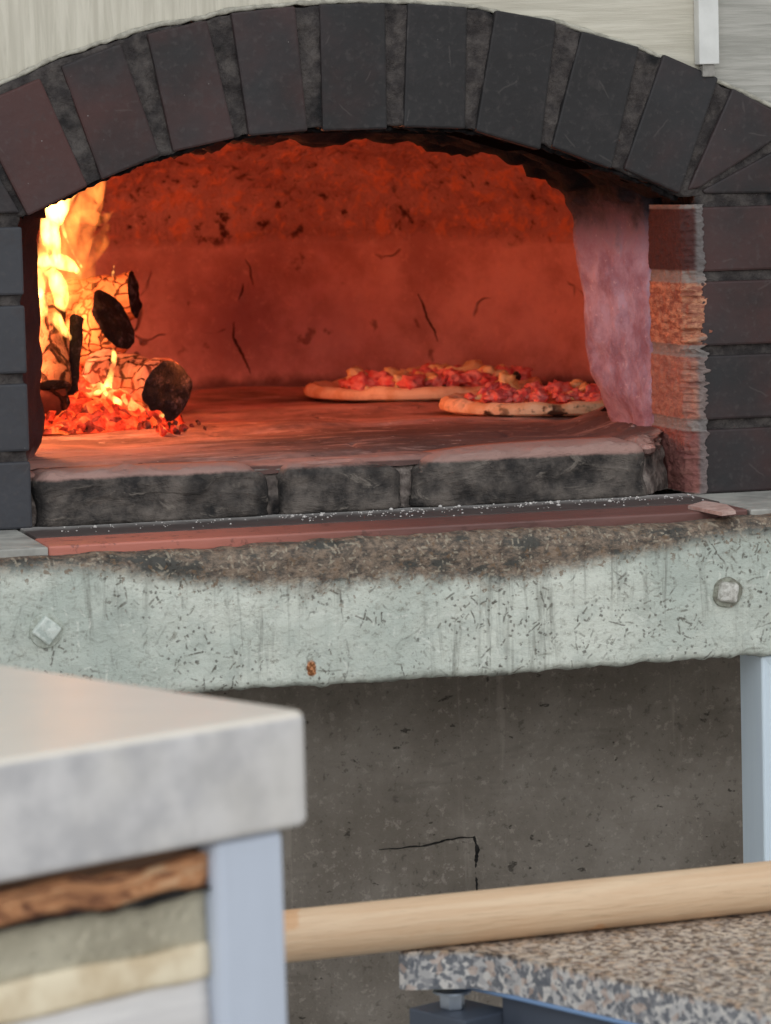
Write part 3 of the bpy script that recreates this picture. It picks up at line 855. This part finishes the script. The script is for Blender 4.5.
# ================================================================== PIZZAS
MCR = mat_crust()
MSAU = mat_plain('tomato_sauce_and_cheese', L(216, 72, 46), L(238, 168, 112), 45, .4, .003, .5)
MHAM = mat_plain('pink_ham', L(222, 84, 84), L(244, 150, 138), 90, .45, .002, .5)
MCH = mat_plain('melted_cheese', L(236, 190, 120), L(244, 214, 160), 60, .4, .002, .5)
MOL = mat_plain('burnt_leaf', L(30, 26, 18), L(52, 44, 28), 90, .7, .002)
def blob(bm, c, r, sq=(1, 1, .6), seed=0.0, amt=.45, fr=1.3):
    res = bmesh.ops.create_icosphere(bm, subdivisions=3, radius=1.0)
    rot = Matrix.Rotation(seed*2.3, 3, 'Z') @ Matrix.Rotation(math.sin(seed*5)*.5, 3, 'X')
    for v in res['verts']:
        p = v.co.copy(); k = 1+amt*nz(p, fr, seed)+amt*.45*nz(p, fr*2.6, seed+4)
        q = V((p.x*sq[0], p.y*sq[1], p.z*sq[2]))*k*r
        v.co = rot @ q + V(c)
def pizza(cx, cy, R, label, seed, toppings, burnt, tilt=0.0):
    z0 = 1.1285
    e = empty('pizza', (cx, cy, z0)); tag(e, label, 'pizza'); r_ = random.Random(seed)
    bm = bmesh.new(); lay = bm.verts.layers.float.new('tint')
    NA_ = 110
    def rr_(a): return R*(1+.045*nz((math.cos(a), math.sin(a), 0), 1.6, seed)+.015*nz((math.cos(a), math.sin(a), 0), 6, seed))
    prof = [(0, .0), (.5, .0), (.93, .0), (.99, .003), (1.0, .008), (.985, .0135), (.95, .0165), (.90, .0150), (.86, .0105), (.82, .0085), (.6, .0080), (.3, .0080), (0.0, .0080)]
    def pf(u, v):
        i = min(int(v*(len(prof)-1)), len(prof)-2); t = v*(len(prof)-1)-i
        rad = prof[i][0]+(prof[i+1][0]-prof[i][0])*t; h = prof[i][1]+(prof[i+1][1]-prof[i][1])*t
        a = 2*math.pi*u; R_ = rr_(a)*max(rad, .003)
        puff = 1+.30*nz((math.cos(a)*3, math.sin(a)*3, 0), 1.5, seed+5)+.15*nz((math.cos(a)*9, math.sin(a)*9, 0), 1, seed)
        return V((cx+R_*math.cos(a), cy+R_*math.sin(a), z0+.0004+h*(puff if rad > .84 else 1)))
    grid(bm, NA_, 49, pf, close_u=True)
    bmesh.ops.remove_doubles(bm, verts=bm.verts, dist=.0002)
    for v in bm.verts: v[lay] = burnt
    obj('crust', bm, MCR, e, True)
    bm = bmesh.new()
    def sf(u, v):
        a = 2*math.pi*u; q = .88*rr_(a)*(.003+.997*v)*(1+.03*nz((math.cos(a)*6, math.sin(a)*6, 0), 1, seed))
        h = .0118*(1-v**6)+.0020*nz((q*math.cos(a), q*math.sin(a), 0), 55, seed)
        return V((cx+q*math.cos(a), cy+q*math.sin(a), z0+.0035+max(h, -.001)))
    grid(bm, 90, 40, sf, close_u=True)
    obj('sauce', bm, MSAU, e, True)
    for kind, n, s0, s1, mat in toppings:
        for i in range(n):
            a = r_.uniform(0, 2*math.pi); q = R*math.sqrt(r_.uniform(0, .62))
            if i % 2: a = r_.uniform(math.pi, 2*math.pi); q = R*r_.uniform(.40, .84)
            s = r_.uniform(s0, s1)
            bm = bmesh.new()
            blob(bm, (cx+q*math.cos(a), cy+q*math.sin(a), z0+.0145+s*.45), s, (1, r_.uniform(.6, 1), r_.uniform(.45, .75)), r_.uniform(0, 50), .8, 1.5)
            obj(kind, bm, mat, e, True)
    return e
p1 = pizza(.326, .955, .152, 'pale-edged pizza topped with ham and cheese, lying further back, nearer the fire', 5,
      [('ham_piece', 58, .009, .017, MHAM), ('cheese_lump', 20, .010, .018, MCH)], .05)
for (px, py, Y, s) in ((396, 379, .93, .020), (412, 380, .93, .017), (462, 376, .95, .024), (482, 380, .93, .020), (440, 384, .90, .015), (368, 386, .88, .012)):
    bm = bmesh.new(); c = atY(px, py+3, Y); blob(bm, c, s, (1.1, .8, .75), px, .7, 1.4); obj('cheese_lump', bm, MCH, p1, True)
p2 = pizza(.400, .582, .152, 'brown-blistered pizza with ham, front right, partly hidden by the pink jamb', 9,
      [('ham_piece', 58, .008, .014, MHAM), ('cheese_lump', 7, .007, .011, MCH)], 1.0)
bm = bmesh.new(); c = atY(516, 376, .70); blob(bm, (c.x, c.y, c.z), .0055, (1, 1, .8), 3, .8, 1.6)
bm2 = bmesh.new(); blob(bm2, (c.x-.012, c.y, c.z-.010), .0125, (1, .8, 1.1), 8, .7, 1.4)
obj('cheese_lump', bm2, MCH, p2, True); obj('burnt_leaf', bm, MOL, p2, True)['label'] = 'small black burnt leaf'

# ================================================================== FIRE
def log(name, label, p0, p1, r0, r1, mat, endmat, seed, flat=1.0, wob=.006, lab_end='charred black end'):
    p0, p1 = V(p0), V(p1)
    e = empty(name, p0 if p0.z < p1.z else p1); tag(e, label, 'firewood', 'burning logs in the oven')
    bm = bmesh.new(); n = 34
    pts = [p0.lerp(p1, i/n) for i in range(n+1)]
    rings = tube(bm, pts, [r0+(r1-r0)*i/n for i in range(n+1)], 40, cap=False, flat=flat)
    bm.faces.new(rings[0][::-1]); 
    rough(bm, wob, 30, seed=seed, oct=4)
    ringend = [v.co.copy() for v in rings[-1]]
    o = obj('bark', bm, mat, e, True)
    bm = bmesh.new(); c = sum(ringend, V())/len(ringend); ax = (p1-p0).normalized()
    def ef(u, v):
        k = int(u*len(ringend)+.5) % len(ringend); q = ringend[k].lerp(c, v)
        return q + ax*(.004*(1-(1-v)**4)+.0045*nz(q, 70, seed)*(v > .02))
    g_ = grid(bm, len(ringend), 14, ef, close_u=True)
    obj('log_end', bm, endmat, e, True)['label'] = lab_end
    return e
MCHAR = mat_char()
B_light = mat_bark('burnt_light_bark', L(206, 160, 124), L(150, 108, 80), 0, 45, stretch=(1, 1, .35), wid=.10, fibre=.7)
B_check = mat_bark('checkered_charring_wood', L(230, 178, 124), L(186, 126, 84), 1.2, 66, L(48, 22, 16), (1, 1, .9), .085)
B_glow = mat_bark('ember_bark', L(206, 166, 146), L(150, 106, 92), .9, 60, stretch=(.5, .5, 1.2), wid=.08, fibre=.3)
B_dark = mat_bark('dark_burnt_wood', L(84, 44, 38), L(60, 32, 30), 0, 20)
def A(x, y, Y): 
    p = atY(x, y, Y); return p
log('firewood_log', 'upright pale-barked log at the left edge of the fire', A(49, 300, .66), A(54, 388, .60), .018, .020, B_light, MCHAR, 1, wob=.003)
log('firewood_log', 'middle log with checkered golden charring and a black end turned right', A(64, 352, .80), A(113, 320, .752), .035, .038, B_check, MCHAR, 2, 1.0, .006)
log('firewood_log', 'rear log lying highest, at the back of the fire', A(66, 302, .92), A(133, 295, .885), .027, .029, B_check, MCHAR, 3, 1.0, .006)
log('firewood_log', 'fallen front log whose round black charred end faces out', A(102, 374, .70), A(167, 391, .585), .030, .035, B_glow, MCHAR, 4, 1.0, .006)
log('firewood_log', 'short dark red-brown log lying low at the left jamb', A(10, 405, .60), A(64, 404, .60), .020, .021, B_dark, MCHAR, 5, 1.0, .003)
tag(log('log_gap_fill', '', A(70, 396, .62), A(77, 318, .64), .010, .007, MCHAR, MCHAR, 6, .8, .004), 'thin upright black strip standing in for the dark gap between the pale log and the checkered log', 'dark gap').pop('group', None)  # added black stick stands in for the shaded gap between two logs
# ember heap and loose chunks
MBED = mat_ember('ember_bed', 1.25, .22, True); MEM = mat_ember('glowing_ember', 1.2, .23); MEMH = mat_ember('hot_ember', 1.8, .16); MASH = mat_ember('ashy_ember', .35, .40)
bm = bmesh.new()
cx, cy = -.168, .66
def heap(u, v):
    a = 2*math.pi*u; r = .003+.997*v
    x = cx + .118*r*math.cos(a); y = cy + .125*r*math.sin(a)
    h = .050*(1-r*r)**.9 + .016*nz((x, y, 0), 32, 3) + .010*nz((x, y, 0), 80, 1)
    return V((x, y, 1.1275+max(h, -.002)*(1 if r < .98 else 0)))
grid(bm, 120, 60, heap, close_u=True)
tag(obj('ember_bed', bm, MBED, None, True), 'glowing bed of red and orange embers under the burning logs', 'embers', kind='stuff')
er = random.Random(21)
def ember(px, py, Y, s, mat, k):
    c = A(px, py, Y); bm = bmesh.new(); q_ = random.Random(k*13+5)
    for i in range(14):
        p = V((q_.gauss(0, 1), q_.gauss(0, 1), q_.gauss(0, 1))).normalized()
        bm.verts.new(V((p.x*1.25, p.y*.8, p.z*.75))*s*q_.uniform(.85, 1.1))
    r0_ = bmesh.ops.convex_hull(bm, input=bm.verts[:])
    bmesh.ops.delete(bm, geom=[v for v in bm.verts if not v.link_faces], context='VERTS')
    bmesh.ops.bevel(bm, geom=bm.edges[:], offset=s*.08, segments=1, affect='EDGES')
    bmesh.ops.rotate(bm, verts=bm.verts, cent=(0, 0, 0), matrix=Matrix.Rotation(k*1.7, 3, 'Y') @ Matrix.Rotation(k*.9, 3, 'Z'))
    o = obj('ember', bm, mat); o.location = c
    return o
spots = []
for k in range(46):
    u = er.random(); px = 44+u*130; top = 352+abs(px-105)*.35 if px < 150 else 400
    py = er.uniform(max(top, 350), 430); Y = .80-(py-345)/85*.26
    if px > 140 and py < 418: continue
    hot = abs(px-112) < 26 and 375 < py < 415
    spots.append((px, py, Y, er.uniform(.006, .013), MEMH if hot else MEM, k, hot))
for px, py, Y, s, m_, k, hot in spots:
    p = A(px, py, Y)
    floor_z = 1.1275
    if p.z < floor_z+s*.5:
        p2_ = atZ(px, py, floor_z+s*.5); Y = p2_.y
    o = ember(px, py, Y, s, m_, k)
    if hot: tag(o, 'yellow-hot glowing ember chunk at the heart of the heap', 'ember', 'yellow-hot embers')
    else: tag(o, 'red glowing ember chunk in the heap before the logs', 'ember', 'red embers in the heap')
for k, px in enumerate((140, 147, 153, 160, 167, 175, 183, 191, 198, 205)):
    s = (.006, .009, .007, .005, .010, .006, .007, .004, .005, .003)[k]
    p = atZ(px, 428-(k % 3)*2.5, 1.1275+s*.5)
    o = ember(px, 428-(k % 3)*2.5, p.y, s, MASH, k+60)
    tag(o, 'pale ashy coal lump on the oven floor below the charred log end', 'ember', 'ashy coals on the oven floor')

# flames: closed tongues filled with glowing gas
FW = mat_flame('white_yellow_flame', (1.0, .44, .10), 330, (48, 48, 20), .40, .60, .10)
FO = mat_flame('orange_flame', (1.0, .25, .045), 55, (42, 42, 16), .40, .66, .05)
FT = mat_flame('thin_orange_flame', (1.0, .26, .04), 30, (40, 40, 16), .42, .66, .02)
def smooth_path(pts, n=8):
    out = []
    for i in range(len(pts)-1):
        p = [pts[max(i-1, 0)], pts[i], pts[i+1], pts[min(i+2, len(pts)-1)]]
        for k in range(n):
            t = k/n
            out.append(tuple(.5*((2*p[1][j])+(-p[0][j]+p[2][j])*t+(2*p[0][j]-5*p[1][j]+4*p[2][j]-p[3][j])*t*t+(-p[0][j]+3*p[1][j]-3*p[2][j]+p[3][j])*t**3) for j in range(len(pts[0]))))
    out.append(tuple(pts[-1])); return out
flames = empty('flame', A(60, 400, .68)); tag(flames, 'tall yellow and orange flame rising at the left side of the oven', 'flame')
def tongue(pts, Y, mat, flat=.8, seed=0):
    q = smooth_path(pts)
    P_ = [A(x, y, Y+.02*math.sin(i*.25)) for i, (x, y, r) in enumerate(q)]
    R_ = [max(.0006, r*.00122) for _, _, r in q]
    bm = bmesh.new(); tube(bm, P_, R_, 22, flat=flat, wob=.0035, wsc=28, seed=seed)
    obj('flame_tongue', bm, mat, flames, True)
tongue([(58, 262, 4), (52, 246, 8), (50, 228, 10), (56, 212, 12), (64, 198, 10), (72, 180, 8), (76, 160, 3)], .66, FW, .8, 1)
tongue([(50, 340, 2), (58, 322, 4), (61, 300, 6), (57, 282, 8), (48, 268, 7), (42, 256, 6), (44, 240, 6), (46, 220, 5)], .645, FW, .8, 2)
tongue([(36, 262, 4), (48, 260, 7), (62, 262, 6), (74, 268, 5), (80, 276, 3), (83, 290, 1)], .63, FW, .8, 4)
tongue([(38, 292, 5), (46, 306, 6), (58, 322, 5), (68, 338, 4), (74, 354, 2.5), (77, 370, 1)], .635, FW, .8, 3)
tongue([(40, 340, 3), (42, 320, 5), (40, 300, 5), (42, 280, 4), (38, 262, 3)], .62, FW, .8, 13)
tongue([(60, 214, 1.2), (64, 232, 2), (70, 246, 2), (76, 258, 1.4), (82, 268, .8)], .60, FW, .8, 14)
tongue([(52, 360, 6), (50, 320, 14), (56, 280, 18), (60, 240, 18), (66, 210, 14), (74, 176, 8)], .72, FO, .8, 9)
tongue([(72, 300, 4), (72, 270, 12), (78, 240, 15), (86, 214, 15), (94, 192, 11), (98, 170, 5)], .76, FO, .8, 5)
tongue([(66, 222, 5), (86, 216, 7), (98, 219, 6), (108, 216, 4), (114, 210, 2)], .74, FO, .8, 6)
tongue([(84, 208, 9), (92, 196, 11), (99, 182, 8), (103, 164, 4)], .80, FO, .9, 7)
tongue([(80, 272, 3), (92, 254, 9), (102, 240, 8), (107, 226, 3)], .82, FT, .8, 8)
tongue([(70, 340, 5), (78, 310, 12), (80, 280, 14), (86, 250, 10)], .70, FT, .9, 15)
tongue([(110, 404, 3), (106, 390, 5), (111, 374, 4), (114, 358, 2.5), (112, 344, 1)], .60, FW, .7, 10)
tongue([(130, 418, 1), (122, 407, 2.5), (114, 399, 3), (106, 394, 2), (100, 380, 1)], .58, FW, .7, 11)
tongue([(98, 404, 1), (96, 396, 2.5), (103, 388, 3), (112, 384, 1)], .59, FW, .7, 16)
tongue([(112, 280, 1), (113, 273, 2.2), (114, 266, .6)], .84, FW, .8, 12)

# ================================================================== COUNTER (front left)
U = V((.894, .448, 0)); ang = math.atan2(.448, .894)
cnt = empty('counter', (-.4335, -1.5165, 1.121), ang); cnt['_local'] = 1
tag(cnt, 'pale stone-topped counter corner on a white steel post, out of focus at left', 'counter')
bm = bmesh.new()
box(bm, (-1.30, 0, -.062), (0, .72, 0))
ce = [e for e in bm.edges if abs(e.verts[0].co.x) < 1e-5 and abs(e.verts[1].co.x) < 1e-5 and abs(e.verts[0].co.z-e.verts[1].co.z) > .05]
bmesh.ops.bevel(bm, geom=ce, offset=.012, segments=6, profile=.5, affect='EDGES')
bmesh.ops.bevel(bm, geom=[e for e in bm.edges if e.calc_face_angle(0) > .7], offset=.0045, segments=3, profile=.5, affect='EDGES')
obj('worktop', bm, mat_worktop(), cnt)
MP = mat_metal('white_grey_steel_post', L(192, 200, 214), .4, .05)
for (x, y) in ((-.0635, .006), (-1.25, .006), (-.0635, .66), (-1.25, .66)):
    bm = bmesh.new(); box(bm, (x, y, -1.121), (x+.048, y+.046, -.062), .006, 3); obj('post', bm, MP, cnt)
def layer(z_top, z_bot, y, name, mat, wt, wb, seed, thick=.03, x0=-1.2, x1=-.0645, fq=14):
    bm = bmesh.new(); n = 160; secs = []
    for i in range(n+1):
        X = x0+(x1-x0)*i/n
        zt = z_top + wt*nz((X, 0, 0), fq, seed)+wt*.4*nz((X, 0, 0), fq*4, seed); zb = z_bot + wb*nz((X, 0, 0), fq, seed+5)+wb*.4*nz((X, 0, 0), fq*4, seed+5)
        secs.append([bm.verts.new((X, y+thick, zb))] + [bm.verts.new((X, y+.0012*(abs(k-4)/4)**5+.002*nz((X, 0, zb+(zt-zb)*k/8), 30, seed), zb+(zt-zb)*k/8)) for k in range(9)] + [bm.verts.new((X, y+thick, zt))])
    for a, b in zip(secs, secs[1:]):
        for j in range(len(a)): bm.faces.new([a[j], b[j], b[(j+1) % len(a)], a[(j+1) % len(a)]])
    bm.faces.new(secs[0]); bm.faces.new(secs[-1][::-1])
    return obj(name, bm, mat, cnt, True)
t = NT('orange_brown_bark_edge'); n1 = t.noise(1, 5, .7, vec=t.coords((18, 40, 75)), dist=1.4)
Mbk = t.done(t.ramp(n1, [(.34, L(66, 44, 34)), (.44, L(126, 80, 54)), (.54, L(196, 138, 94)), (.66, L(208, 176, 140))]), .85, nrm=t.bump(n1, .004))
layer(-.069, -.0885, .012, 'bark_strip', Mbk, .008, .009, 3)['label'] = 'orange-brown rough bark strip'
layer(-.062, -.082, .022, 'dark_gap_strip', mat_wood('dark_gap_shade', L(92, 66, 50), L(120, 96, 78), 1, .85), 0, .003, 6)  # added strip, its dark colour standing in for the shaded gap under the worktop
layer(-.084, -.120, .016, 'stone_band', mat_conc('grey_green_render', L(166, 158, 138), L(204, 196, 174), 1.6), .003, .002, 9)
layer(-.0865, -.0895, .0095, 'dark_edge_strip', MK, .009, .009, 3)  # solid thin dark strip along the lower edge of the bark
layer(-.117, -.136, .013, 'cream_band', mat_plain('cream_render', L(206, 186, 154), L(234, 220, 192), 22, .8, .002), .002, .002, 12)
layer(-.135, -.34, .015, 'white_board', mat_wood('whitewashed_board', L(206, 202, 200), L(226, 222, 218), .5, .7), .001, .001, 15)
layer(-.345, -1.05, .018, 'white_board', mat_wood('whitewashed_board_low', L(200, 196, 194), L(222, 218, 214), .5, .7), .001, .001, 17)

# ================================================================== GRANITE TABLE (front right)
tb = empty('granite_table', (.25, -1.0, 0)); tag(tb, 'small granite-topped steel table in the lower right corner', 'table')
bm = bmesh.new()
gp = [(-.196, -.797), (-.190, -.803), (-.168, -.808), (-.145, -.815), (-.134, -.826), (-.120, -.848), (.145, -1.375), (.72, -1.09), (.44, -.53)]
zt, zb_ = .817, .787
a = [bm.verts.new((x, y, zb_)) for x, y in gp]; b = [bm.verts.new((x, y, zt)) for x, y in gp]
bm.faces.new(a); bm.faces.new(b)
for i in range(len(gp)):
    j = (i+1) % len(gp); bm.faces.new([a[i], a[j], b[j], b[i]])
bmesh.ops.bevel(bm, geom=[e for e in bm.edges if abs(e.verts[0].co.z-e.verts[1].co.z) < 1e-5 and e.verts[0].co.z > .8], offset=.0022, segments=2, profile=.5, affect='EDGES')
obj('granite_top', bm, mat_granite(), tb)
MS = mat_metal('blue_lit_steel', L(132, 164, 206), .35, .3); MSD = mat_metal('dark_steel_frame', L(86, 94, 108), .45, .4)  # plate colour has the blue light on the steel painted in
w_ = V((.448, -.894, 0)); s_ = V((.894, .448, 0)); O = V((-.137, -.83, 0))
def tbox(name, l0, l1, k0, k1, z0, z1, mat, parent, bev=.0015):
    """box laid along the table's own axes: l along the long edge, k across"""
    bm = bmesh.new(); box(bm, (l0, k0, z0), (l1, k1, z1), bev)
    for v in bm.verts: v.co = O + w_*v.co.x + s_*v.co.y + V((0, 0, v.co.z))
    return obj(name, bm, mat, parent)
tbox('steel_plate', -.046, .58, .006, .55, .7832, .7869, MS, tb)
tbox('frame_rail', .002, .57, .014, .05, .725, .7830, MSD, tb)
tbox('frame_rail', .035, .57, .50, .54, .725, .7830, MSD, tb)
tbox('corner_bracket', -.062, .001, -.024, .026, .700, .7690, MSD, tb)
for l0, k0 in ((.0, .005), (.53, .005), (.0, .50), (.53, .50)):
    tbox('table_leg', l0, l0+.038, k0, k0+.038, 0, .7248 if l0 else .6998, MSD, tb)
bc = O + w_*-.036 + s_*-.002
def cyl(name, c, r, z0, z1, seg, mat, par):
    bm = bmesh.new(); tube(bm, [(c.x, c.y, z0), (c.x, c.y, z1)], [r, r], seg); 
    bmesh.ops.bevel(bm, geom=[e for e in bm.edges if abs(e.verts[0].co.z-e.verts[1].co.z) < 1e-6], offset=.0008, segments=2, affect='EDGES')
    return obj(name, bm, mat, par)
MN = mat_metal('zinc_nut', L(168, 176, 186), .3, .9)
cyl('washer', bc, .0150, .7812, .7831, 28, MN, tb); cyl('levelling_nut', bc, .0098, .7692, .7811, 6, MN, tb)

# ================================================================== WOODEN POLE
bm = bmesh.new()
a_ = V((-.385, -.813, .8372)); d_ = (V((.118, -.771, .8372))-V((-.288, -.805, .8372))).normalized()
n = 120; Lp = 1.25
tube(bm, [V((Lp*i/n, 0, 0)) for i in range(n+1)], [.0198 if 2 < i < n-2 else .0182 for i in range(n+1)], 40)
pole = obj('wooden_pole', bm, mat_wood('beech_wood', L(220, 184, 148), L(232, 202, 168), 1.0, .42), None, True)
pole.location = a_; pole.rotation_euler = (0, 0, math.atan2(d_.y, d_.x))
tag(pole, 'thick round light-wood pole resting across the granite table end', 'pole')

# ================================================================== LIGHT
def point(name, loc, e, col, r):
    l = bpy.data.lights.new(name, 'POINT'); l.energy = e; l.color = col; l.shadow_soft_size = r
    o = bpy.data.objects.new(name, l); COL.objects.link(o); o.location = loc; return o
point('fire_light', (-.30, .66, 1.29), 8.0, (1, .30, .125), .05)
point('fire_light', (-.27, .47, 1.24), .9, (1, .34, .11), .04)
point('ember_light', (-.06, .58, 1.20), .35, (1, .22, .06), .03)
w = bpy.data.worlds.new('World'); S.world = w; w.use_nodes = True; t = w.node_tree; t.nodes.clear()
o = t.nodes.new('ShaderNodeOutputWorld'); b = t.nodes.new('ShaderNodeBackground'); tc = t.nodes.new('ShaderNodeTexCoord')
sp = t.nodes.new('ShaderNodeSeparateXYZ'); r = t.nodes.new('ShaderNodeValToRGB'); mr = t.nodes.new('ShaderNodeMapRange')
mr.inputs[1].default_value = -1; t.links.new(tc.outputs['Generated'], sp.inputs[0]); t.links.new(sp.outputs[2], mr.inputs[0]); t.links.new(mr.outputs[0], r.inputs[0])
r.color_ramp.elements[0].position = .45; r.color_ramp.elements[0].color = (.78, .76, .73, 1)
r.color_ramp.elements[1].position = .75; r.color_ramp.elements[1].color = (.90, .95, 1.0, 1)
t.links.new(r.outputs[0], b.inputs[0]); b.inputs[1].default_value = .85; t.links.new(b.outputs[0], o.inputs[0])
sky = bpy.data.lights.new('open_sky', 'AREA'); sky.shape = 'RECTANGLE'; sky.size = 4; sky.size_y = 2.5; sky.energy = 75; sky.color = (.93, .97, 1)
so = bpy.data.objects.new('open_sky', sky); COL.objects.link(so); so.location = (-1.2, -5.0, 3.2)
so.rotation_euler = (V((0, 0, 1.0))-so.location).to_track_quat('-Z', 'Y').to_euler()

for o in bpy.data.objects:
    if '_local' in o: del o['_local']
vs = S.view_settings
S.display_settings.display_device = 'sRGB'; vs.view_transform = 'Standard'; vs.look = 'None'; vs.exposure = 0; vs.gamma = 1; vs.use_curve_mapping = False
